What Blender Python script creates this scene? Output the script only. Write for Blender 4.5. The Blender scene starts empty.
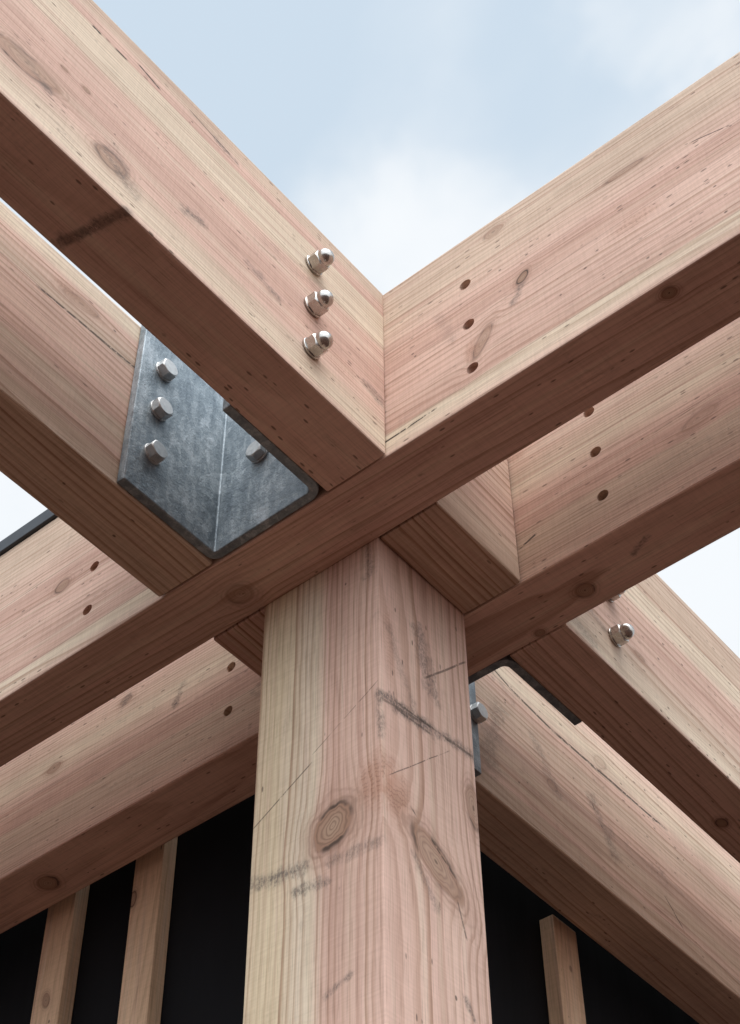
import bpy, bmesh, math, random
from mathutils import Vector, Matrix

S = bpy.context.scene
COL = S.collection
R = math.radians
random.seed(7)

# ------------------------------------------------------------------ sizes (metres)
H = 3.2                       # underside of the timber grid above the ground
W1, W2, D = 0.1018, 0.098, 0.36   # beam widths (two directions) and depth
PX, PY = 0.2, 0.1892          # post section
G = 0.0026                    # joint gap

# ------------------------------------------------------------------ small helpers
def link(o, parent=None):
    COL.objects.link(o)
    if parent: o.parent = parent
    return o

def tag(o, label=None, cat=None, group=None, kind=None):
    if label: o['label'] = label
    if cat: o['category'] = cat
    if group: o['group'] = group
    o['kind'] = kind or 'thing'
    return o

def mesh_obj(name, bm, mat, parent=None, smooth=False):
    me = bpy.data.meshes.new(name)
    bm.normal_update(); bm.to_mesh(me); bm.free()
    me.materials.append(mat)
    if smooth:
        for p in me.polygons: p.use_smooth = True
        me.set_sharp_from_angle(angle=R(20))
    return link(bpy.data.objects.new(name, me), parent)

def empty(name, loc, rot=(0, 0, 0)):
    o = bpy.data.objects.new(name, None)
    o.empty_display_size = 0.05
    o.location = loc; o.rotation_euler = rot
    return link(o)

def box_bm(x0, x1, y0, y1, z0, z1, bevel=0.0018, seg=2, bm=None):
    bm = bm or bmesh.new()
    b = bmesh.new()
    bmesh.ops.create_cube(b, size=1)
    for v in b.verts:
        v.co = Vector((x0 if v.co.x < 0 else x1, y0 if v.co.y < 0 else y1, z0 if v.co.z < 0 else z1))
    if bevel:
        bmesh.ops.bevel(b, geom=b.edges[:], offset=bevel, segments=seg, affect='EDGES', profile=0.6)
    tmp = bpy.data.meshes.new('t'); b.to_mesh(tmp); b.free(); bm.from_mesh(tmp); bpy.data.meshes.remove(tmp)
    return bm

def lathe_bm(profile, n=40, hexa=None):
    """profile: list of (axial, radius); spun about local +X."""
    bm = bmesh.new(); rings = []
    for a, r in profile:
        if r < 1e-6: rings.append([bm.verts.new((a, 0, 0))])
        else: rings.append([bm.verts.new((a, r*math.cos(2*math.pi*i/n), r*math.sin(2*math.pi*i/n))) for i in range(n)])
    for A, B in zip(rings, rings[1:]):
        for i in range(n):
            j = (i+1) % n
            if len(A) == 1: bm.faces.new((A[0], B[j], B[i]))
            elif len(B) == 1: bm.faces.new((A[i], A[j], B[0]))
            else: bm.faces.new((A[i], A[j], B[j], B[i]))
    for ring, flip in ((rings[0], True), (rings[-1], False)):
        if len(ring) > 1: bm.faces.new(ring[::-1] if flip else ring)
    bmesh.ops.recalc_face_normals(bm, faces=bm.faces[:])
    return bm

def hex_bm(x0, x1, af, rot=0.0, chamfer_both=False):
    """hexagonal prism along +X with a turned (chamfered) end."""
    n = 48; bm = bmesh.new()
    rc = af/2/math.cos(math.pi/6)
    def rad(i):
        a = (2*math.pi*i/n) % (math.pi/3) - math.pi/6
        return af/2/math.cos(a)
    def ring(x, lim):
        return [bm.verts.new((x, min(rad(i), lim)*math.cos(2*math.pi*i/n+rot), min(rad(i), lim)*math.sin(2*math.pi*i/n+rot))) for i in range(n)]
    L = x1-x0
    rs = []
    if chamfer_both: rs.append(ring(x0, af/2*0.97)); rs.append(ring(x0+0.12*L, rc))
    else: rs.append(ring(x0, rc))
    # the chamfer cone meets flats higher than corners
    top = []
    for i in range(n):
        r = rad(i); t = (r-af/2*0.95)/(rc-af/2*0.95)
        top.append(bm.verts.new((x1-0.03*L-0.13*L*t, r*math.cos(2*math.pi*i/n+rot), r*math.sin(2*math.pi*i/n+rot))))
    rs.append(top); rs.append(ring(x1, af/2*0.93))
    for A, B in zip(rs, rs[1:]):
        for i in range(n):
            j = (i+1) % n; bm.faces.new((A[i], A[j], B[j], B[i]))
    bm.faces.new(rs[0][::-1]); bm.faces.new(rs[-1])
    bmesh.ops.recalc_face_normals(bm, faces=bm.faces[:])
    return bm

# ------------------------------------------------------------------ node helper
class NT:
    def __init__(s, tree): s.t = tree; s.n = tree.nodes; s.l = tree.links
    def put(s, sock, v):
        if v is None: return
        if isinstance(v, bpy.types.NodeSocket): s.l.new(v, sock)
        elif isinstance(v, (tuple, list, Vector)) and sock.type == 'RGBA' and len(v) == 3: sock.default_value = (*v, 1)
        else: sock.default_value = v
    def m(s, op, a, b=None, c=None, clamp=False):
        n = s.n.new('ShaderNodeMath'); n.operation = op; n.use_clamp = clamp
        for i, v in enumerate((a, b, c)): s.put(n.inputs[i], v)
        return n.outputs[0]
    def v(s, op, a, b=None, scale=None):
        n = s.n.new('ShaderNodeVectorMath'); n.operation = op
        s.put(n.inputs[0], a); s.put(n.inputs[1], b)
        if scale is not None: s.put(n.inputs['Scale'], scale)
        return n.outputs['Value'] if op in ('LENGTH', 'DOT_PRODUCT', 'DISTANCE') else n.outputs['Vector']
    def sep(s, a):
        n = s.n.new('ShaderNodeSeparateXYZ'); s.put(n.inputs[0], a); return n.outputs
    def comb(s, x, y, z):
        n = s.n.new('ShaderNodeCombineXYZ')
        for i, q in enumerate((x, y, z)): s.put(n.inputs[i], q)
        return n.outputs[0]
    def noise(s, vec, scale=1, detail=2, rough=0.5, dist=0, out='Fac'):
        n = s.n.new('ShaderNodeTexNoise'); n.noise_dimensions = '3D'
        s.put(n.inputs['Vector'], vec)
        n.inputs['Scale'].default_value = scale; n.inputs['Detail'].default_value = detail
        n.inputs['Roughness'].default_value = rough; n.inputs['Distortion'].default_value = dist
        return n.outputs[out]
    def voro(s, vec, scale=1, rand=1):
        n = s.n.new('ShaderNodeTexVoronoi'); s.put(n.inputs['Vector'], vec)
        n.inputs['Scale'].default_value = scale; n.inputs['Randomness'].default_value = rand
        return n.outputs
    def step(s, x, a, b, lo=0.0, hi=1.0, smooth=True):
        n = s.n.new('ShaderNodeMapRange'); n.interpolation_type = 'SMOOTHSTEP' if smooth else 'LINEAR'
        s.put(n.inputs[0], x)
        for i, q in ((1, a), (2, b), (3, lo), (4, hi)): s.put(n.inputs[i], q)
        return n.outputs[0]
    def mix(s, f, a, b, mode='MIX'):
        n = s.n.new('ShaderNodeMix'); n.data_type = 'RGBA'; n.blend_type = mode
        s.put(n.inputs[0], f); s.put(n.inputs[6], a); s.put(n.inputs[7], b)
        return n.outputs[2]
    def ramp(s, f, stops, interp='LINEAR'):
        n = s.n.new('ShaderNodeValToRGB'); n.color_ramp.interpolation = interp
        e = n.color_ramp.elements
        while len(e) < len(stops): e.new(0.5)
        for el, (p, c) in zip(e, stops): el.position = p; el.color = (*c, 1)
        s.put(n.inputs[0], f); return n.outputs[0]
    def bump(s, h, strength, dist, normal=None):
        n = s.n.new('ShaderNodeBump'); n.inputs['Strength'].default_value = strength; n.inputs['Distance'].default_value = dist
        s.put(n.inputs['Height'], h); s.put(n.inputs['Normal'], normal); return n.outputs[0]

def material(name):
    m = bpy.data.materials.new(name); m.use_nodes = True
    t = NT(m.node_tree); b = m.node_tree.nodes['Principled BSDF']
    return m, t, b

# ------------------------------------------------------------------ wood
PINK = (0.70, 0.478, 0.39)
ROSE = (0.60, 0.385, 0.31)
TAN = (0.63, 0.485, 0.375)
CREAM = (0.73, 0.615, 0.47)
BROWN = (0.54, 0.395, 0.295)

def wood(name, bands, pith=(0.16, -0.05), spacing=0.0065, seed=0.0, axis='z', depth=D,
         knots=(), lines=(), smears=(), fringes=(), specks=0.5, ring=0.30, warp=0.0028, grime=0.25, wander=0.03, seams=(), bandn=0.018):
    """Softwood sawn from a log whose pith runs along local X. bands: colour across the section (local z or y);
    knots: (centre, half along grain, half across, angle in face, face normal axis, strength)
    lines: (a, b, half width, strength, wobble); smears: (a, b, half width, strength); fringes: (centre, ha, hc, strength)"""
    m, t, bs = material(name)
    tc = t.n.new('ShaderNodeTexCoord')
    P0 = tc.outputs['Object']
    P = t.v('ADD', P0, (0, 0, 0))
    PS = t.v('ADD', P0, (seed*3.17, seed*1.3, seed*0.71))          # decorrelates noises between timbers
    low = t.noise(t.v('MULTIPLY', PS, (1.6, 5, 5)), 1, 2, 0.5, out='Color')
    lw = t.v('MULTIPLY', t.v('SUBTRACT', low, (0.5, 0.5, 0.5)), (0, warp*4, warp*4))
    mid = t.noise(t.v('MULTIPLY', PS, (7, 22, 22)), 1, 2, 0.5, out='Color')
    mw = t.v('MULTIPLY', t.v('SUBTRACT', mid, (0.5, 0.5, 0.5)), (0, warp*0.9, warp*0.9))
    Pw = t.v('ADD', t.v('ADD', P, lw), mw)
    nz = t.noise(t.v('MULTIPLY', PS, (90, 150, 150)), 1, 3, 0.65)   # ragged edges of marks
    nzs = t.m('SUBTRACT', nz, 0.5)
    # knots push the grain aside
    kws = t.m('SUBTRACT', t.noise(t.v('MULTIPLY', PS, (26, 34, 34)), 1, 2, 0.5), 0.5) if knots else None
    kdat = []
    for (c, a, b, ang, ax, st) in knots:
        v = t.v('SUBTRACT', P, c)
        if ang:
            rn = t.n.new('ShaderNodeVectorRotate'); rn.rotation_type = ax + '_AXIS'
            t.put(rn.inputs['Vector'], v); rn.inputs['Angle'].default_value = ang; vr = rn.outputs[0]
        else: vr = v
        sc = {'Y': (1/a, 0.9/b, 1/b), 'Z': (1/a, 1/b, 0.9/b)}[ax]
        e = t.v('LENGTH', t.v('MULTIPLY', vr, sc))
        e = t.m('ADD', e, t.m('ADD', t.m('MULTIPLY', nzs, 0.07), t.m('MULTIPLY', kws, 0.85)))
        g = t.m('EXPONENT', t.m('MULTIPLY', t.m('MULTIPLY', e, e), -0.34))
        Pw = t.v('SUBTRACT', Pw, t.v('MULTIPLY', t.v('MULTIPLY', v, (0, 0.62, 0.62)), t.comb(g, g, g)))
        kdat.append((e, st))
    x, y, z = t.sep(Pw)
    # growth rings
    yy = t.m('SUBTRACT', y, t.m('ADD', pith[0], t.m('MULTIPLY', x, wander)))
    zz = t.m('SUBTRACT', z, t.m('ADD', pith[1], t.m('MULTIPLY', x, -wander*0.7)))
    r = t.m('SQRT', t.m('ADD', t.m('MULTIPLY', yy, yy), t.m('MULTIPLY', zz, zz)))
    uneven = t.noise(t.comb(t.m('MULTIPLY', r, 60), seed, 0), 1, 1)
    mid_f = t.sep(mid)[0]
    ph = t.m('ADD', t.m('DIVIDE', r, spacing), t.m('ADD', t.m('MULTIPLY', uneven, 1.3), t.m('MULTIPLY', mid_f, 0.45)))
    fr = t.m('FRACT', ph)
    late = t.m('MULTIPLY', t.step(fr, 0.40, 0.88), t.step(fr, 1.0, 0.91))
    rid = t.n.new('ShaderNodeTexWhiteNoise'); rid.noise_dimensions = '1D'
    t.put(rid.inputs['W'], t.m('FLOOR', ph))
    rv = rid.outputs['Value']
    late = t.m('MULTIPLY', late, t.m('ADD', t.m('MULTIPLY', rv, 1.0), 0.22))
    # colour bands across the section
    s = {'z': z, 'y': y}[axis]
    f = t.m('DIVIDE', s, depth)
    f = t.m('ADD', f, t.m('MULTIPLY', t.m('SUBTRACT', t.noise(t.v('MULTIPLY', PS, (2.5, 40, 40)), 1, 2), 0.5), bandn))
    col = t.ramp(f, bands)
    # ring to ring and streak to streak colour changes
    rh = t.sep(rid.outputs['Color'])
    col = t.mix(t.m('MULTIPLY', rh[0], 0.22), col, (0.52, 0.335, 0.255))
    col = t.mix(t.m('MULTIPLY', rh[1], 0.14), col, (0.73, 0.585, 0.43))
    st1 = t.noise(t.v('MULTIPLY', PS, (1.4, 55, 55)), 1, 3, 0.6)
    col = t.mix(t.step(st1, 0.5, 0.75, 0, 0.55), col, (0.73, 0.59, 0.46))
    st2 = t.noise(t.v('MULTIPLY', t.v('ADD', PS, (5, 3, 1)), (1.8, 75, 75)), 1, 3, 0.6)
    col = t.mix(t.step(st2, 0.52, 0.78, 0, 0.6), col, (0.50, 0.305, 0.24))
    # latewood
    late_col = t.mix(0.4, (0.33, 0.18, 0.11), t.mix(1.0, col, (0.58, 0.47, 0.40), 'MULTIPLY'))
    col = t.mix(t.m('MULTIPLY', late, ring, clamp=True), col, late_col)
    # fibres and saw marks
    fb = t.noise(t.v('MULTIPLY', PS, (14, 420, 420)), 1, 2, 0.6)
    col = t.mix(1.0, col, t.ramp(fb, [(0.22, (0.70, 0.67, 0.645)), (0.48, (0.99, 0.985, 0.98)), (0.80, (1.08, 1.08, 1.08))]), 'MULTIPLY')
    saw = t.noise(t.v('MULTIPLY', PS, (300, 22, 22)), 1, 2, 0.6)
    col = t.mix(1.0, col, t.ramp(saw, [(0.3, (0.945, 0.94, 0.935)), (0.65, (1.03, 1.03, 1.03))]), 'MULTIPLY')
    blotch = t.noise(t.v('MULTIPLY', PS, (4, 9, 9)), 1, 3, 0.6)
    col = t.mix(1.0, col, t.ramp(blotch, [(0.3, (0.90, 0.885, 0.875)), (0.65, (1.04, 1.04, 1.04))]), 'MULTIPLY')
    # handling grime
    gr = t.noise(t.v('MULTIPLY', t.v('ADD', PS, (9, 2, 4)), (9, 16, 16)), 1, 5, 0.72)
    gm = t.m('MULTIPLY', t.step(gr, 0.58, 0.74), t.step(nz, 0.40, 0.62))
    col = t.mix(t.m('MULTIPLY', gm, grime), col, (0.13, 0.10, 0.085))
    # resin specks and pitch pockets
    vs = t.voro(t.v('MULTIPLY', PS, (48, 75, 75)), 1)
    keep = t.m('GREATER_THAN', t.sep(vs['Color'])[0], 1-0.26*specks)
    dot = t.m('MULTIPLY', t.step(t.m('DIVIDE', t.m('ADD', vs['Distance'], t.m('MULTIPLY', nzs, 0.16)), t.m('ADD', 0.3, t.m('MULTIPLY', t.sep(vs['Color'])[1], 0.9))), 0.17, 0.07), keep)
    clus = t.step(t.noise(t.v('MULTIPLY', t.v('ADD', PS, (2, 7, 5)), (4, 8, 8)), 1, 2), 0.47, 0.60)
    col = t.mix(t.m('MULTIPLY', t.m('MULTIPLY', dot, clus), 0.8), col, (0.085, 0.055, 0.04))
    vs2 = t.voro(t.v('MULTIPLY', t.v('ADD', PS, (1, 1, 1)), (60, 190, 190)), 1)
    keep2 = t.m('GREATER_THAN', t.sep(vs2['Color'])[0], 1-0.05*specks)
    col = t.mix(t.m('MULTIPLY', t.m('MULTIPLY', t.m('MULTIPLY', t.step(vs2['Distance'], 0.36, 0.18), keep2), t.step(blotch, 0.40, 0.56)), 0.75), col, (0.12, 0.075, 0.055))
    hgt = fb
    for zs in seams:      # glue lines between the laminations
        dz = t.m('ABSOLUTE', t.m('SUBTRACT', t.m('ADD', t.sep(P)[2], t.m('MULTIPLY', nzs, 0.0006)), zs))
        col = t.mix(t.m('MULTIPLY', t.step(dz, 0.0014, 0.0003), t.step(st1, 0.40, 0.60, 0.12, 0.5)), col, (0.17, 0.10, 0.07))
    # torn, red grain beside knots
    for (c, a, b, stg) in fringes:
        v = t.v('MULTIPLY', t.v('SUBTRACT', P, c), (1/a, 1/b, 1/b))
        e = t.v('LENGTH', v)
        msk = t.step(t.m('ADD', e, t.m('MULTIPLY', nzs, 0.9)), 1.0, 0.25)
        col = t.mix(t.m('MULTIPLY', msk, 0.5*stg), col, (0.40, 0.185, 0.11))
        comb = t.m('SINE', t.m('ADD', t.m('MULTIPLY', t.sep(P)[0], 900), t.m('MULTIPLY', nz, 16)))
        comb2 = t.m('MULTIPLY', t.step(comb, 0.1, 0.9), t.m('MULTIPLY', msk, t.step(fr, 0.2, 0.7)))
        col = t.mix(t.m('MULTIPLY', comb2, 0.42*stg), col, (0.16, 0.075, 0.05))
    # knots: reddish halo, pale callus, ringed heart, broken dark rim; weak ones read as grain swirls
    for e, stg in kdat:
        halo = t.step(e, 2.3, 0.8)
        col = t.mix(t.m('MULTIPLY', halo, 0.40*stg), col, (0.38, 0.215, 0.15))
        swirl = t.m('POWER', t.m('MULTIPLY', t.m('ADD', t.m('SINE', t.m('MULTIPLY', e, 17)), 1), 0.5), 2.5)
        sw = t.m('MULTIPLY', swirl, t.step(e, 2.0, 1.1))
        col = t.mix(t.m('MULTIPLY', sw, 0.42*min(1, stg)), col, (0.22, 0.125, 0.085))
        inner = t.step(e, 1.06, 0.86)
        rings = t.m('POWER', t.m('MULTIPLY', t.m('ADD', t.m('SINE', t.m('MULTIPLY', e, 34)), 1), 0.5), 2.0)
        kc = t.mix(t.m('MULTIPLY', rings, 0.6), t.mix(t.step(e, 0.2, 1.0), (0.40, 0.265, 0.18), (0.33, 0.185, 0.12)), (0.15, 0.08, 0.052))
        kc = t.mix(t.step(e, 0.13, 0.03), kc, (0.05, 0.03, 0.02))
        col = t.mix(t.m('MULTIPLY', inner, min(0.95, 0.80*stg)), col, kc)
        rim = t.m('MULTIPLY', t.step(e, 0.84, 0.96), t.step(e, 1.2, 1.0))
        rim = t.m('MULTIPLY', rim, t.step(kws, -0.10, 0.12))
        col = t.mix(t.m('MULTIPLY', rim, min(1.0, 0.95*stg)), col, (0.085, 0.05, 0.035))
    def segdist(a, b, wob):
        a = Vector(a); b = Vector(b); ba = b-a
        pn = t.v('ADD', P, t.v('MULTIPLY', t.v('SUBTRACT', mid, (0.5, 0.5, 0.5)), (0, wob, wob))) if wob else P
        pa = t.v('SUBTRACT', pn, a)
        h = t.m('DIVIDE', t.v('DOT_PRODUCT', pa, ba), ba.length_squared, clamp=True)
        return t.v('LENGTH', t.v('SUBTRACT', pa, t.v('SCALE', ba, scale=h))), h
    hatch = t.step(t.noise(t.v('MULTIPLY', PS, (170, 300, 300)), 1, 4, 0.75), 0.40, 0.60) if smears else None
    sws = t.m('SUBTRACT', t.noise(t.v('MULTIPLY', PS, (40, 55, 55)), 1, 3, 0.6), 0.5) if smears else None
    for (a, b, wd, stg) in smears:
        d, h = segdist(a, b, 0.01)
        msk = t.step(t.m('ADD', d, t.m('ADD', t.m('MULTIPLY', nzs, wd*1.1), t.m('MULTIPLY', sws, wd*2.4))), wd*1.1, wd*0.05)
        msk = t.m('MULTIPLY', msk, t.m('ADD', t.m('MULTIPLY', hatch, 0.62), 0.30))
        col = t.mix(t.m('MULTIPLY', msk, stg), col, (0.11, 0.09, 0.078))
    for (a, b, wd, stg, wob) in lines:
        d, h = segdist(a, b, wob)
        msk = t.step(d, wd, wd*0.45)
        msk = t.m('MULTIPLY', msk, t.step(nz, 0.34, 0.48))
        ends = t.m('MULTIPLY', t.step(h, 0.0, 0.06, 0.35, 1), t.step(h, 1.0, 0.94, 0.35, 1))
        msk = t.m('MULTIPLY', msk, ends)
        col = t.mix(t.m('MULTIPLY', msk, stg), col, (0.06, 0.038, 0.028))
    t.put(bs.inputs['Base Color'], col)
    bs.inputs['Roughness'].default_value = 0.72
    bs.inputs['Specular IOR Level'].default_value = 0.28
    t.put(bs.inputs['Normal'], t.bump(hgt, 0.32, 0.0012))
    return m

# ------------------------------------------------------------------ other materials
def galvanised():
    m, t, b = material('galvanised_steel')
    P = t.n.new('ShaderNodeTexCoord').outputs['Object']
    v = t.voro(t.v('ADD', t.v('MULTIPLY', P, (85, 85, 50)), t.v('MULTIPLY', t.noise(P, 45, 2, 0.5, out='Color'), (1.6, 1.6, 1.6))), 1)
    cell = t.sep(v['Color'])[0]
    cl = t.noise(t.v('MULTIPLY', P, (1, 1, 0.6)), 24, 5, 0.65)
    drip = t.noise(t.v('MULTIPLY', P, (90, 90, 14)), 1, 3, 0.6)
    fac = t.m('ADD', t.m('MULTIPLY', cell, 0.10), t.m('ADD', t.m('MULTIPLY', cl, 0.46), t.m('ADD', t.m('MULTIPLY', drip, 0.28), t.m('MULTIPLY', t.noise(P, 330, 3, 0.7), 0.22))))
    col = t.ramp(fac, [(0.40, (0.15, 0.185, 0.215)), (0.53, (0.25, 0.295, 0.325)), (0.66, (0.46, 0.51, 0.545))])
    spot = t.noise(P, 260, 3, 0.7)
    col = t.mix(t.step(spot, 0.62, 0.72, 0, 0.5), col, (0.12, 0.13, 0.14))
    t.put(b.inputs['Base Color'], col)
    b.inputs['Metallic'].default_value = 0.5
    t.put(b.inputs['Roughness'], t.step(fac, 0.3, 0.8, 0.45, 0.62))
    h = t.m('ADD', t.noise(P, 60, 5, 0.68), t.m('MULTIPLY', spot, 0.35))
    t.put(b.inputs['Normal'], t.bump(h, 0.6, 0.003))
    return m

def steel(name, c, rough, metallic=1.0):
    m, t, b = material(name)
    P = t.n.new('ShaderNodeTexCoord').outputs['Object']
    n = t.noise(P, 180, 3, 0.6)
    t.put(b.inputs['Base Color'], t.ramp(n, [(0.3, tuple(q*0.72 for q in c)), (0.7, c)]))
    b.inputs['Metallic'].default_value = metallic
    t.put(b.inputs['Roughness'], t.step(n, 0.3, 0.7, rough*0.8, rough*1.35))
    t.put(b.inputs['Normal'], t.bump(t.noise(P, 260, 2), 0.04, 0.001))
    return m

def membrane():
    m, t, b = material('black_membrane')
    P = t.n.new('ShaderNodeTexCoord').outputs['Object']
    n = t.noise(t.v('MULTIPLY', P, (5, 5, 1.2)), 1, 4, 0.6)
    t.put(b.inputs['Base Color'], t.ramp(n, [(0.3, (0.0035, 0.0038, 0.0048)), (0.7, (0.008, 0.0085, 0.011))]))
    b.inputs['Roughness'].default_value = 0.7
    b.inputs['Specular IOR Level'].default_value = 0.12
    t.put(b.inputs['Normal'], t.bump(n, 0.4, 0.01))
    return m

def plain(name, c, rough=0.6, metallic=0.0, var=0.15, sc=30):
    m, t, b = material(name)
    P = t.n.new('ShaderNodeTexCoord').outputs['Object']
    n = t.noise(P, sc, 4, 0.6)
    t.put(b.inputs['Base Color'], t.ramp(n, [(0.3, tuple(q*(1-var) for q in c)), (0.7, tuple(q*(1+var) for q in c))]))
    b.inputs['Roughness'].default_value = rough; b.inputs['Metallic'].default_value = metallic
    return m

M_GALV = galvanised()
M_INOX = steel('stainless_steel', (0.52, 0.49, 0.46), 0.22)
M_BOLT = steel('zinc_plated_steel', (0.66, 0.66, 0.65), 0.40, 0.7)
M_MEMB = membrane()
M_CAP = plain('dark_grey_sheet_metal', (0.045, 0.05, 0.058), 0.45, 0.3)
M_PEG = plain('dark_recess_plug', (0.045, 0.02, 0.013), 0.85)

# ------------------------------------------------------------------ timbers
def timber(name, mat, dims, loc, rot, label, cat, group, holes=(), bevel=0.0030):
    bm = box_bm(*dims, bevel=bevel, seg=2)
    o = mesh_obj(name, bm, mat)
    o.location = loc; o.rotation_euler = rot
    tag(o, label, cat, group)
    if holes:      # real bores, drilled from the face y = 0
        cut = bmesh.new()
        for (hx, hz, rad, dep) in holes:
            bmesh.ops.create_cone(cut, cap_ends=True, segments=36, radius1=rad, radius2=rad, depth=dep*2,
                                  matrix=Matrix.Translation((hx, 0, hz)) @ Matrix.Rotation(R(90), 4, 'X'))
        c = mesh_obj('cutter', cut, mat); c.matrix_world = Matrix.LocRotScale(Vector(loc), o.rotation_euler, None)
        md = o.modifiers.new('bores', 'BOOLEAN'); md.object = c; md.operation = 'DIFFERENCE'; md.solver = 'EXACT'
        bpy.context.view_layer.update()
        me = bpy.data.meshes.new_from_object(o.evaluated_get(bpy.context.evaluated_depsgraph_get()))
        o.modifiers.clear(); old = o.data; o.data = me; me.name = name
        bpy.data.meshes.remove(old)
        cm = c.data; bpy.data.objects.remove(c); bpy.data.meshes.remove(cm)
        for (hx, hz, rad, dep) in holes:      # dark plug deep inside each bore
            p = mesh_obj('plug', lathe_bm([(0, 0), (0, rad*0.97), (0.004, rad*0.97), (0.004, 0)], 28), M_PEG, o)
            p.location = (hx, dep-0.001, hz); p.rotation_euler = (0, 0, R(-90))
    return o

BR = 0.0094
ALONG_Y = (0, 0, R(90))      # local x -> world +Y, local y -> world -X
BG = 'pink softwood beams of the crossing timber grid'

# --- beam spanning the whole picture in front of the post
m_front = wood('fir_front_beam', [(0.0, PINK), (0.07, CREAM), (0.105, CREAM), (0.125, ROSE), (0.30, PINK), (0.45, PINK), (0.47, ROSE), (0.58, ROSE), (0.60, PINK), (0.80, TAN), (1.0, TAN)],
    seams=(0.0405, 0.1655, 0.215), pith=(0.20, -0.09), spacing=0.0085, seed=1.3, ring=0.52, specks=1.6,
    knots=[((0.326, 0, 0.186), 0.013, 0.008, 0.8, 'Y', 1.25), ((0.256, 0, 0.108), 0.030, 0.010, 1.05, 'Y', 0.6), ((0.290, 0, 0.33), 0.016, 0.010, 0, 'Y', 0.55),
           ((0.495, 0, 0.268), 0.030, 0.006, 0, 'Y', 0.6), ((-0.521, 0, 0.173), 0.016, 0.013, 0, 'Y', 0.75),
           ((0.508, 0.018, 0), 0.010, 0.008, 0, 'Z', 1.2), ((-0.209, 0.062, 0), 0.020, 0.018, 0, 'Z', 0.5), ((-0.70, 0, 0.06), 0.012, 0.008, 0, 'Y', 0.6)],
    lines=[((0.085, 0, 0.0285), (0.178, 0, 0.0325), 0.0022, 1.0, 0.004), ((0.582, 0, 0.237), (0.643, 0, 0.216), 0.0013, 0.9, 0.004),
           ((0.215, 0, 0.036), (0.33, 0, 0.040), 0.0009, 0.6, 0.006)],
    smears=[((0.322, 0, 0.17), (0.308, 0, 0.148), 0.010, 0.75), ((0.03, 0, 0.30), (0.03, 0, 0.05), 0.018, 0.35), ((0.19, 0, 0.22), (0.21, 0, 0.15), 0.012, 0.25)],
    fringes=[((0.495, 0, 0.152), 0.055, 0.022, 0.55), ((0.240, 0, 0.100), 0.018, 0.03, 0.7), ((0.095, 0, 0.13), 0.012, 0.02, 0.6)])
hs = [(0.2373, z, BR, 0.02) for z in (0.0785-0.012, 0.161, 0.2525)] + [(-0.4525, z, BR, 0.02) for z in (0.0785, 0.1695, 0.259)]
timber('timber_beam', m_front, (-2.2, 1.35, 0, W1, 0, D), (0, -W1, H), (0, 0, 0),
       'long foreground timber beam rising from lower left to upper right, in front of the post', 'beam', BG, hs)

# --- parallel beam behind the post
m_rear = wood('fir_rear_beam', [(0.0, PINK), (0.16, TAN), (0.26, TAN), (0.28, ROSE), (0.40, ROSE), (0.42, PINK), (0.55, CREAM), (0.60, TAN), (0.74, PINK), (1.0, PINK)],
    seams=(0.097, 0.1475), pith=(0.05, -0.22), spacing=0.0060, seed=4.1, ring=0.46, specks=1.5, grime=0.35,
    knots=[((-0.685, 0, 0.243), 0.014, 0.009, 0, 'Y', 0.6), ((-0.844, 0, 0.184), 0.016, 0.010, 0, 'Y', 0.7), ((-0.88, 0.054, 0), 0.020, 0.017, 0, 'Z', 0.9),
           ((0.156, 0.065, 0), 0.014, 0.013, 0, 'Z', 0.9), ((0.061, 0.093, 0), 0.008, 0.007, 0, 'Z', 1.0), ((0.40, 0, 0.118), 0.030, 0.012, 0.2, 'Y', 0.35)],
    smears=[((-0.555, 0, 0.197), (-0.566, 0, 0.165), 0.011, 0.8), ((-0.68, 0, 0.25), (-0.69, 0, 0.236), 0.010, 0.7), ((0.245, 0.05, 0), (0.275, 0.038, 0), 0.006, 0.7)],
    lines=[((0.10, 0, 0.068), (0.128, 0, 0.078), 0.0025, 0.9, 0.005), ((0.33, 0, 0.140), (0.44, 0, 0.150), 0.0010, 0.6, 0.008)],
    fringes=[((0.012+W2, 0, 0.26), 0.02, 0.02, 0.5)])
hs = [(0.2392, z, BR, 0.02) for z in (0.0781, 0.1704, 0.2595)] + [(-0.4464, z, BR, 0.02) for z in (0.082, 0.1737, 0.265)]
timber('timber_beam', m_rear, (-2.6, 1.6, 0, W1, 0, D), (0, PY, H), (0, 0, 0),
       'timber beam behind the post, parallel to the foreground one, above the two left battens', 'beam', BG, hs)

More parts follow.
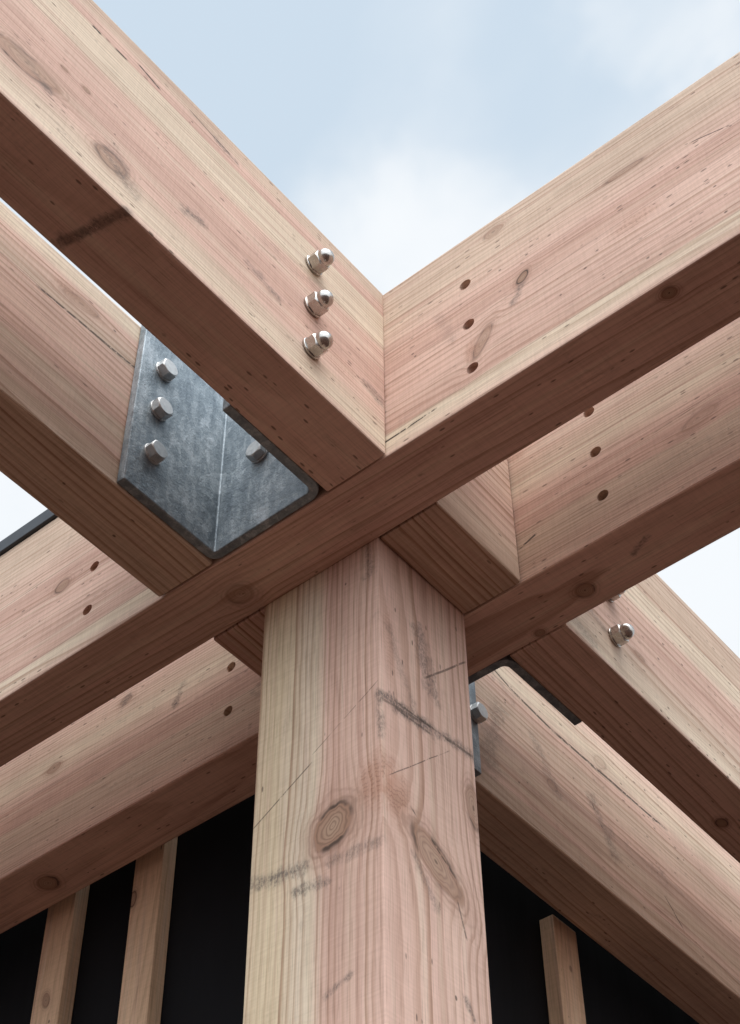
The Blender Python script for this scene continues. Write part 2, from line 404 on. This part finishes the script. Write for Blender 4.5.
# --- beams across: the row whose bottom edge carries the domed nuts
m_n1 = wood('fir_upper_left_beam', [(0.0, PINK), (0.05, CREAM), (0.16, TAN), (0.20, PINK), (0.42, ROSE), (0.60, PINK), (0.64, CREAM), (0.83, CREAM), (0.845, ROSE), (0.90, PINK), (0.93, TAN), (1.0, BROWN)],
    seams=(0.226, 0.302), pith=(0.03, -0.25), spacing=0.0062, seed=2.2, ring=0.46, specks=2.0, grime=0.3,
    knots=[((-0.6362, 0, 0.096), 0.050, 0.020, 0.12, 'Y', 0.6), ((-0.4992, 0, 0.066), 0.026, 0.017, 0.1, 'Y', 0.65), ((-0.5532, 0, 0.155), 0.006, 0.004, 0, 'Y', 0.9),
           ((-0.5882, 0, 0.155), 0.006, 0.003, 0, 'Y', 0.9)],
    smears=[((-0.3792, 0, 0.108), (-0.3502, 0, 0.112), 0.014, 0.85), ((-0.2712, 0, 0.122), (-0.2132, 0, 0.112), 0.010, 0.7), ((-0.4982, 0, 0.09), (-0.4582, 0, 0.05), 0.018, 0.4),
            ((-0.4832, 0.088, 0), (-0.4622, 0.0, 0), 0.012, 0.7), ((-0.508, 0, 0.074), (-0.482, 0, 0.056), 0.012, 0.75), ((-0.625, 0, 0.092), (-0.600, 0, 0.085), 0.008, 0.7), ((-0.66, 0, 0.11), (-0.63, 0, 0.10), 0.010, 0.4), ((-0.0382, 0, 0.11), (-0.0042, 0, 0.10), 0.014, 0.6), ((-0.3482, 0, 0.325), (-0.3082, 0, 0.318), 0.008, 0.7)],
    lines=[((-0.4832, 0.092, 0), (-0.4622, -0.01, 0), 0.0095, 0.42, 0.02), ((-0.4902, 0, 0.319), (-0.4502, 0, 0.311), 0.0026, 1.0, 0.004), ((-0.5682, 0, 0.302), (-0.5532, 0, 0.301), 0.003, 1.0, 0.0), ((-0.5282, 0, 0.302), (-0.5082, 0, 0.302), 0.0025, 1.0, 0.0),
           ((-0.6682, 0, 0.078), (-0.5832, 0, 0.074), 0.0018, 0.8, 0.008), ((-0.3982, 0, 0.332), (-0.3182, 0, 0.322), 0.0016, 0.8, 0.004)],
    fringes=[((-0.0982, 0, 0.10), 0.05, 0.03, 0.3)])
timber('timber_beam', m_n1, (-1.9, -0.0022, 0, W2, 0, D), (W2, -W1, H), (0, 0.009, R(90)-0.006),
       'upper left timber beam against the sky carrying three domed nuts on its face', 'beam', BG)
m_c1 = wood('fir_right_short_beam', [(0.0, BROWN), (0.12, TAN), (0.3, PINK), (1.0, TAN)], pith=(0.19, -0.03), spacing=0.010, seed=6.4, ring=0.9, specks=0.5)
timber('timber_beam', m_c1, (G, PY-G, 0, W2-0.001, 0, D), (W2, 0, H), ALONG_Y,
       'short timber piece against the right side of the post, wedged between two beams', 'beam', BG)
m_f1 = wood('fir_far_right_beam', [(0.0, PINK), (0.04, CREAM), (0.20, TAN), (0.30, PINK), (0.42, ROSE), (0.55, PINK), (0.62, CREAM), (0.72, CREAM), (0.74, BROWN), (1.0, TAN)],
    seams=(0.2625,), pith=(0.22, -0.02), spacing=0.0105, seed=8.8, ring=0.66, specks=2.0, grime=0.4,
    knots=[((0.497, 0, 0.09), 0.014, 0.006, 0, 'Y', 0.7), ((0.807, 0.065, 0), 0.012, 0.009, 0, 'Z', 1.2)],
    smears=[((0.36, 0, 0.02), (0.31, 0, 0.03), 0.02, 0.5), ((0.40, 0, 0.075), (0.37, 0, 0.085), 0.012, 0.5)])
timber('timber_beam', m_f1, (PY+W1+G, 2.2, 0, W2, 0, D), (W2, 0, H), ALONG_Y,
       'timber beam at right edge against the sky with a single fully visible domed nut', 'beam', BG)

# --- beams across: the row on the left side of the post
m_n2 = wood('fir_left_beam', [(0.0, TAN), (0.10, BROWN), (0.14, PINK), (0.30, TAN), (0.34, ROSE), (0.44, PINK), (0.67, PINK), (0.70, TAN), (0.84, PINK), (0.9, CREAM), (1.0, TAN)],
    seams=(0.0425, 0.2465), pith=(0.18, -0.06), spacing=0.0105, seed=3.6, ring=0.68, specks=0.3, grime=0.2, warp=0.004,
    knots=[((-0.395, 0, 0.285), 0.035, 0.012, 0.2, 'Y', 0.4)],
    lines=[((-0.47, 0, 0.243), (-0.275, 0, 0.252), 0.0030, 0.85, 0.006)],
    fringes=[((-0.42, 0, 0.29), 0.04, 0.02, 0.45)])
timber('timber_beam', m_n2, (-1.9, -W1-G, 0, W2, 0, D-0.011), (-PX, 0, H), ALONG_Y,
       'left timber beam with the grey bracket plate bolted to its face and a long groove', 'beam', BG)
m_c2 = wood('fir_left_short_beam', [(0.0, ROSE), (0.3, BROWN), (1.0, TAN)], pith=(0.2, -0.02), spacing=0.010, seed=5.9, ring=1.0)
timber('timber_beam', m_c2, (G, PY-G, 0, W2, 0, D), (-PX, 0, H), ALONG_Y,
       'short timber piece touching the left side of the post, mostly hidden in shade', 'beam', BG)
m_f2 = wood('fir_lower_right_beam', [(0.0, TAN), (0.10, BROWN), (0.12, PINK), (0.20, BROWN), (0.385, (0.50, 0.335, 0.27)), (0.40, PINK), (0.60, TAN), (0.70, PINK), (0.82, CREAM), (1.0, PINK)],
    seams=(0.0395, 0.1415), pith=(0.20, -0.08), spacing=0.0110, seed=9.7, ring=0.66, specks=0.9, grime=0.55, warp=0.004,
    knots=[((0.87, 0, 0.288), 0.022, 0.014, 0.3, 'Y', 0.3), ((0.70, 0, 0.13), 0.016, 0.010, 0, 'Y', 0.4)],
    lines=[((0.52, 0, 0.293), (0.60, 0, 0.275), 0.0030, 0.9, 0.006), ((0.60, 0, 0.275), (0.72, 0, 0.262), 0.0036, 0.9, 0.006), ((0.72, 0, 0.262), (1.08, 0, 0.266), 0.0040, 0.9, 0.008), ((0.82, 0, 0.172), (0.855, 0, 0.112), 0.0022, 0.8, 0.03),
           ((1.02, 0, 0.11), (1.10, 0, 0.03), 0.0022, 0.8, 0.03)],
    smears=[((0.56, 0, 0.20), (0.52, 0, 0.06), 0.03, 0.55), ((0.83, 0, 0.17), (0.88, 0, 0.10), 0.025, 0.6), ((0.66, 0, 0.20), (0.72, 0, 0.12), 0.02, 0.45)])
timber('timber_beam', m_f2, (PY+W1+G, 2.4, 0, W2, 0, D), (-PX, 0, H), ALONG_Y,
       'lower right timber beam with a long wavy crack, above the single right batten', 'beam', BG)

# --- the post (local x = up, y = world y, z = towards -X)
m_post = wood('fir_post', [(0.0, PINK), (0.10, PINK), (0.37, ROSE), (0.425, PINK), (0.52, (0.71, 0.60, 0.45)), (0.60, CREAM), (0.75, (0.68, 0.555, 0.375)), (1.0, (0.66, 0.535, 0.36))],
    pith=(-0.07, -0.19), spacing=0.0098, seed=7.3, depth=PX, ring=0.72, specks=0.35, bandn=0.05, warp=0.005, grime=0.25, wander=0.015,
    knots=[((2.762, 0, 0.073), 0.033, 0.027, -0.5, 'Y', 1.15), ((2.733, 0.098, 0), 0.052, 0.025, 1.01, 'Z', 0.85), ((2.861, 0.180, 0), 0.034, 0.015, 0.1, 'Z', 0.75)],
    lines=[((2.918, 0.002, 0), (2.934, 0.085, 0), 0.0030, 0.55, 0.012), ((2.931, 0.012, 0), (2.940, 0.14, 0), 0.0022, 0.75, 0.014), ((2.936, 0.075, 0), (2.947, 0.187, 0), 0.0030, 0.6, 0.008), ((2.921, 0.03, 0), (2.926, 0.10, 0), 0.0026, 0.6, 0.014),
           ((2.82, 0, 0.201), (2.875, 0, 0.108), 0.0015, 0.7, 0.002), ((2.887, 0, 0.107), (2.948, 0, 0.004), 0.0010, 0.6, 0.002), ((3.014, 0.091, 0), (3.111, 0.185, 0), 0.0020, 0.7, 0.003),
           ((2.80, 0.006, 0), (2.925, 0.137, 0), 0.0010, 0.7, 0.003), ((2.785, 0.052, 0), (2.735, 0.128, 0), 0.0024, 0.7, 0.012), ((2.700, 0.135, 0), (2.655, 0.148, 0), 0.0022, 0.6, 0.012)],
    smears=[((2.742, 0, 0.204), (2.725, 0, 0.122), 0.015, 0.7), ((2.735, 0, 0.19), (2.728, 0, 0.13), 0.007, 0.5), ((2.713, 0, 0.077), (2.71, 0, 0.008), 0.012, 0.55), ((2.697, 0, 0.125), (2.690, 0, 0.085), 0.012, 0.8), ((3.20, 0, 0.02), (3.14, 0, 0.016), 0.010, 0.6),
            ((2.925, 0.010, 0), (2.948, 0.186, 0), 0.013, 0.75), ((2.926, 0.015, 0), (2.930, 0.10, 0), 0.016, 0.6), ((3.085, 0.085, 0), (3.00, 0.106, 0), 0.022, 0.75), ((3.05, 0.02, 0), (2.93, 0.07, 0), 0.012, 0.4), ((2.720, 0.055, 0), (2.668, 0.095, 0), 0.010, 0.55),
            ((2.543, 0, 0.079), (2.554, 0, 0.047), 0.007, 0.8), ((2.93, 0, 0.004), (2.86, 0, 0.003), 0.008, 0.7), ((2.575, 0.14, 0), (2.555, 0.155, 0), 0.006, 0.8)],
    fringes=[((2.80, 0, 0.012), 0.055, 0.036, 0.9), ((2.788, 0.028, 0), 0.060, 0.034, 0.9), ((3.03, 0.02, 0), 0.10, 0.02, 0.35)])
timber('timber_post', m_post, (0, H+0.30, 0.0003, PY-0.0003, 0.0003, PX-0.0003), (0, 0, 0), (0, R(-90), 0),
       'thick square timber post with a round knot, standing upright under the beam crossing', 'post', None, bevel=0.0018)

# ------------------------------------------------------------------ brackets
def bracket_bm(far):
    """U of 10 mm plate seen in plan, extruded upwards. Open side points to -Y (near) or +Y (far)."""
    th, L, hb = 0.0138, 0.184, 0.35
    ri, ro = 0.0025, 0.017          # tight inner fold on one side
    rj, rp = 0.010, 0.025           # wide bend on the other
    e = 0.0012
    x0, x1 = -PX+e, -e
    def arc(cx, cy, r, a0, a1, n=8): return [(cx+r*math.cos(R(a0+(a1-a0)*i/n)), cy+r*math.sin(R(a0+(a1-a0)*i/n))) for i in range(n+1)]
    pts = [(x0, -L), (x0+th, -L)]
    pts += arc(x0+th+ri, -th-ri, ri, 180, 90) + arc(x1-th-rj, -th-rj, rj, 90, 0)
    pts += [(x1-th, -L), (x1, -L)]
    pts += arc(x1-rp, -rp, rp, 0, 90) + arc(x0+ro, -ro, ro, 90, 180)
    bm = bmesh.new()
    s = -1 if far else 1
    vs = [bm.verts.new((px, s*py, 0.0025)) for px, py in pts]
    f = bm.faces.new(vs)
    ex = bmesh.ops.extrude_face_region(bm, geom=[f])
    for v in ex['geom']:
        if isinstance(v, bmesh.types.BMVert): v.co.z += hb
    bmesh.ops.recalc_face_normals(bm, faces=bm.faces[:])
    sharp = [ed for ed in bm.edges if len(ed.link_faces) == 2 and ed.calc_face_angle() > R(40)]
    bmesh.ops.bevel(bm, geom=sharp, offset=0.0016, segments=2, affect='EDGES', profile=0.5)
    return bm
b1 = mesh_obj('steel_bracket', bracket_bm(False), M_GALV, smooth=True); b1.location = (0, -W1-0.0015, H)
tag(b1, 'mottled galvanised steel bracket between the two upper left beams, its plate faces fully visible', 'bracket', 'galvanised u shaped brackets in the beam grid')
b2 = mesh_obj('steel_bracket', bracket_bm(True), M_GALV, smooth=True); b2.location = (0, PY+W1+0.0015, H)
tag(b2, 'galvanised steel bracket right of the post, showing mainly its dark curved bottom edge', 'bracket', 'galvanised u shaped brackets in the beam grid')

# ------------------------------------------------------------------ bolts and nuts (local +X points out of the surface)
def hex_bolt(loc, rot, spin, label):
    o = empty('hex_bolt', loc, rot)
    tag(o, label, 'bolt', 'hexagon head bolts in the brackets')
    mesh_obj('washer', lathe_bm([(0, 0.0155), (0.0004, 0.0163), (0.0026, 0.0163), (0.0032, 0.0155)], 40), M_BOLT, o, True)
    mesh_obj('bolt_head', hex_bm(0.0034, 0.0155, 0.0275, spin), M_BOLT, o, True)
    return o
def cap_nut(loc, rot, spin, label):
    o = empty('cap_nut', loc, rot)
    tag(o, label, 'nut', 'domed steel cap nuts on the beam faces')
    mesh_obj('washer', lathe_bm([(0, 0.0152), (0.0004, 0.0158), (0.0024, 0.0158), (0.0030, 0.0152)], 44), M_INOX, o, True)
    mesh_obj('nut', hex_bm(0.0031, 0.0178, 0.0268, spin), M_INOX, o, True)
    r = 0.0121
    prof = [(0.0165, r*0.985), (0.0212, r)] + [(0.0212+r*0.95*math.sin(R(a)), r*math.cos(R(a))) for a in range(10, 90, 10)] + [(0.0212+r*0.95, 0)]
    mesh_obj('dome', lathe_bm(prof, 40), M_INOX, o, True)
    return o
BX = -PX+0.0147
for z, sp, nm in ((0.268, 0.3, 'top'), (0.180, 0.75, 'middle'), (0.087, 0.1, 'bottom')):
    hex_bolt((BX, -0.2455, H+z), (0, 0, 0), sp, f'{nm} of the three hexagon bolt heads in a column on the mottled bracket plate')
hex_bolt((-0.111, -W1-0.0152, H+0.150), (0, 0, R(-90)), 0.4, 'dark bolt head half hidden behind the right rim of the mottled bracket')
for z, sp, nm in ((0.2560, 0.2, 'top'), (0.1595, 0.6, 'middle'), (0.0690, 0.95, 'bottom')):
    cap_nut((W2+0.0003, -0.2522, H+z), (0, 0, 0), sp, f'{nm} one of the three domed steel nuts in a column on the upper left beam')
cap_nut((W2+0.0003, 0.4263, H+0.0748), (0, 0, 0), 0.5, 'shiny domed steel nut alone on the beam at the right edge')
cap_nut((W2+0.0003, 0.4263, H+0.168), (0, 0, 0), 0.1, 'domed steel nut peeking out below the rear beam, mostly hidden by it')
hex_bolt((BX, 0.470, H+0.118), (0, 0, 0), 0.2, 'dark bolt head beside the right edge of the post, on the rear bracket')

# ------------------------------------------------------------------ metal capping on the foreground beam, left end
cap = mesh_obj('metal_capping', box_bm(-2.2, -PX-W2-0.01, -0.006, W1+0.004, D+0.001, D+0.030, 0.0015, bm=None), M_CAP)
cap.location = (0, -W1, H)
tag(cap, 'dark grey metal capping strip on top of the foreground beam at the left edge', 'capping')

# ------------------------------------------------------------------ building corner behind the post
GAP, BT = 0.03, 0.028
wy = PY+W1+GAP+BT          # wall plane facing -Y
wx = -PX-W2-GAP-BT         # wall plane facing +X
bld = empty('building', (wx, wy, 0))
tag(bld, 'black membrane covered corner of a building behind the post', 'building')
mesh_obj('wall', box_bm(-5.0, 0, 0, 5.0, 0, H+D-0.03, 0.004), M_MEMB, bld)
mesh_obj('roof_edge', box_bm(-5.0, 0.005, -0.005, 5.0, H+D-0.028, H+D-0.004, 0.002), M_CAP, bld)

BATT = [(0.0, (0.76, 0.52, 0.33)), (0.5, (0.80, 0.56, 0.37)), (1.0, (0.75, 0.51, 0.325))]
def batten(loc, w, dep, top, face, seed, knots, label):
    m = wood('pine_batten', BATT, pith=(0.09, 0.02), spacing=0.006, seed=seed, depth=w, ring=0.30, specks=0.15, grime=0.1, knots=knots, warp=0.004)
    # local x up, y into the wall, z across (towards -X)
    bm = box_bm(0, top, 0, dep, 0, w, 0.0015)
    o = mesh_obj('wall_batten', bm, m)
    o.location = loc
    o.rotation_euler = (0, R(-90), 0) if face == 'Y' else (0, R(-90), R(90))
    tag(o, label, 'batten', 'vertical wooden battens on the black wall')
    return o
batten((-0.6995, wy-BT-0.001, 0), 0.064, BT, H+0.28, 'Y', 11.0, [((H-0.045, 0, 0.060), 0.016, 0.008, 0, 'Y', 0.9)], 'taller left wooden batten nearest the post on its left, dark knot at its edge')
batten((-0.9010, wy-BT-0.001, 0), 0.066, BT, H+0.28, 'Y', 12.0, [((H-0.155, 0, 0.035), 0.014, 0.008, 0.3, 'Y', 0.8)], 'wooden batten at the lower left, farthest left of the three on the wall')
batten((wx+BT+0.001, 0.934, 0), 0.068, BT, H+0.027, 'X', 13.0, [((H-0.06, 0, 0.03), 0.005, 0.003, 0, 'Y', 0.9)], 'wooden batten with its cut top end visible, right of the post')

# ------------------------------------------------------------------ ground
gm, t, b = material('packed_earth_and_gravel')
P = t.n.new('ShaderNodeTexCoord').outputs['Object']
n1 = t.noise(P, 0.7, 5, 0.6); v = t.voro(P, 45); n2 = t.noise(P, 9, 4, 0.6)
c = t.ramp(n1, [(0.3, (0.044, 0.0165, 0.0085)), (0.7, (0.066, 0.025, 0.0135))])
c = t.mix(t.m('MULTIPLY', t.sep(v['Color'])[0], 0.45), c, (0.070, 0.032, 0.019))
c = t.mix(t.step(n2, 0.55, 0.7, 0, 0.4), c, (0.036, 0.015, 0.008))
t.put(b.inputs['Base Color'], c); b.inputs['Roughness'].default_value = 0.92
t.put(b.inputs['Normal'], t.bump(v['Distance'], 0.5, 0.01))
bm = bmesh.new(); bmesh.ops.create_grid(bm, x_segments=2, y_segments=2, size=400)
tag(mesh_obj('ground', bm, gm), 'packed earth and gravel around the building', kind='structure')

# ------------------------------------------------------------------ light: hazy bright sky, soft sun behind the camera
SUN_AZ_DIR = Vector((0.74, -0.67, 0)).normalized()
SUN_EL = R(64)
d = Vector((SUN_AZ_DIR.x*math.cos(SUN_EL), SUN_AZ_DIR.y*math.cos(SUN_EL), math.sin(SUN_EL)))
sun = bpy.data.lights.new('sun', 'SUN'); sun.energy = 1.4; sun.angle = R(55); sun.color = (1.0, 0.965, 0.925)
so = link(bpy.data.objects.new('sun', sun)); so.rotation_euler = d.to_track_quat('Z', 'Y').to_euler(); so.location = d*20

FILL_DIR = Vector((SUN_AZ_DIR.x*math.cos(R(30)), SUN_AZ_DIR.y*math.cos(R(30)), math.sin(R(30))))  # centre of the added sky boost, lower than the sun
w = bpy.data.worlds.new('World'); S.world = w; w.use_nodes = True
t = NT(w.node_tree); bg = w.node_tree.nodes['Background']
sky = t.n.new('ShaderNodeTexSky'); sky.sky_type = 'NISHITA'; sky.sun_disc = False
sky.sun_elevation = SUN_EL; sky.sun_rotation = math.atan2(SUN_AZ_DIR.x, SUN_AZ_DIR.y)
sky.air_density = 1.0; sky.dust_density = 1.5; sky.ozone_density = 1.0
Dv = t.n.new('ShaderNodeTexCoord').outputs['Generated']
el = t.sep(t.v('NORMALIZE', Dv))[2]
cl = t.noise(t.v('ADD', Dv, (3.1, 0.4, 2.0)), 3.0, 4, 0.45, 0.2)
cl2 = t.noise(t.v('MULTIPLY', Dv, (1, 1.6, 1.0)), 7.0, 4, 0.5, 0.4)
cov = t.m('ADD', cl, t.m('MULTIPLY', t.m('SUBTRACT', cl2, 0.5), 0.30))
cov = t.m('ADD', cov, t.step(el, 0.90, 0.80, -0.10, 0.16))
ND = t.v('NORMALIZE', Dv)
NW = t.v('NORMALIZE', t.v('ADD', ND, t.v('MULTIPLY', t.v('SUBTRACT', t.noise(ND, 9, 4, 0.55, out='Color'), (0.5, 0.5, 0.5)), (0.16, 0.16, 0.16))))
for cdir, cmin, gain in (((-0.3261, 0.4413, 0.836), 0.9968, 0.10), ((-0.1331, 0.4312, 0.8924), 0.9975, 0.115), ((-0.281, 0.6675, 0.6896), 0.994, 0.08)):      # brighter cloud banks
    cov = t.m('ADD', cov, t.m('MULTIPLY', t.step(t.v('DOT_PRODUCT', NW, cdir), cmin, 1.0), t.m('MULTIPLY', cl2, gain*2)))
cover = t.step(cov, 0.44, 0.78, 0.0, 0.97)
hazy = t.mix(0.90, sky.outputs[0], (3.95, 4.65, 5.3))
skyc = t.mix(cover, hazy, (5.55, 5.75, 5.95))
# unseen sky boost behind the camera, added to light the timber faces
sky_fill = t.step(t.v('DOT_PRODUCT', t.v('NORMALIZE', Dv), FILL_DIR), 0.30, 0.98, 1.0, 2.45)
skyc = t.v('SCALE', skyc, scale=sky_fill)
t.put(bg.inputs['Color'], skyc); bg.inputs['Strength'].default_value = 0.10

# ------------------------------------------------------------------ camera
cam = bpy.data.cameras.new('camera'); co = link(bpy.data.objects.new('camera', cam))
Rv = Vector((0.77394316, 0.63320254, -0.00815635)); Uv = Vector((0.47818824, -0.57593333, 0.66305113)); Fv = Vector((-0.41514814, 0.51706416, 0.74852967))
mw = Matrix((Rv, Uv, -Fv)).transposed().to_4x4(); mw.translation = Vector((0.94805829, -1.19660527, H-1.67101739))
co.matrix_world = mw
cam.sensor_fit = 'VERTICAL'; cam.sensor_height = 24.0; cam.lens = 1715.309/1024*24.0
cam.clip_start = 0.05; cam.clip_end = 2000
S.camera = co

S.view_settings.view_transform = 'Standard'; S.view_settings.look = 'None'
S.view_settings.gamma = 1.0; S.view_settings.use_curve_mapping = False
S.view_settings.exposure = 0.75
S.cycles.use_denoising = True
S.cycles.denoiser = 'OPENIMAGEDENOISE'
S.cycles.denoising_input_passes = 'RGB_ALBEDO_NORMAL'
S.cycles.max_bounces = 5; S.cycles.diffuse_bounces = 4; S.cycles.glossy_bounces = 3
S.render.film_transparent = False
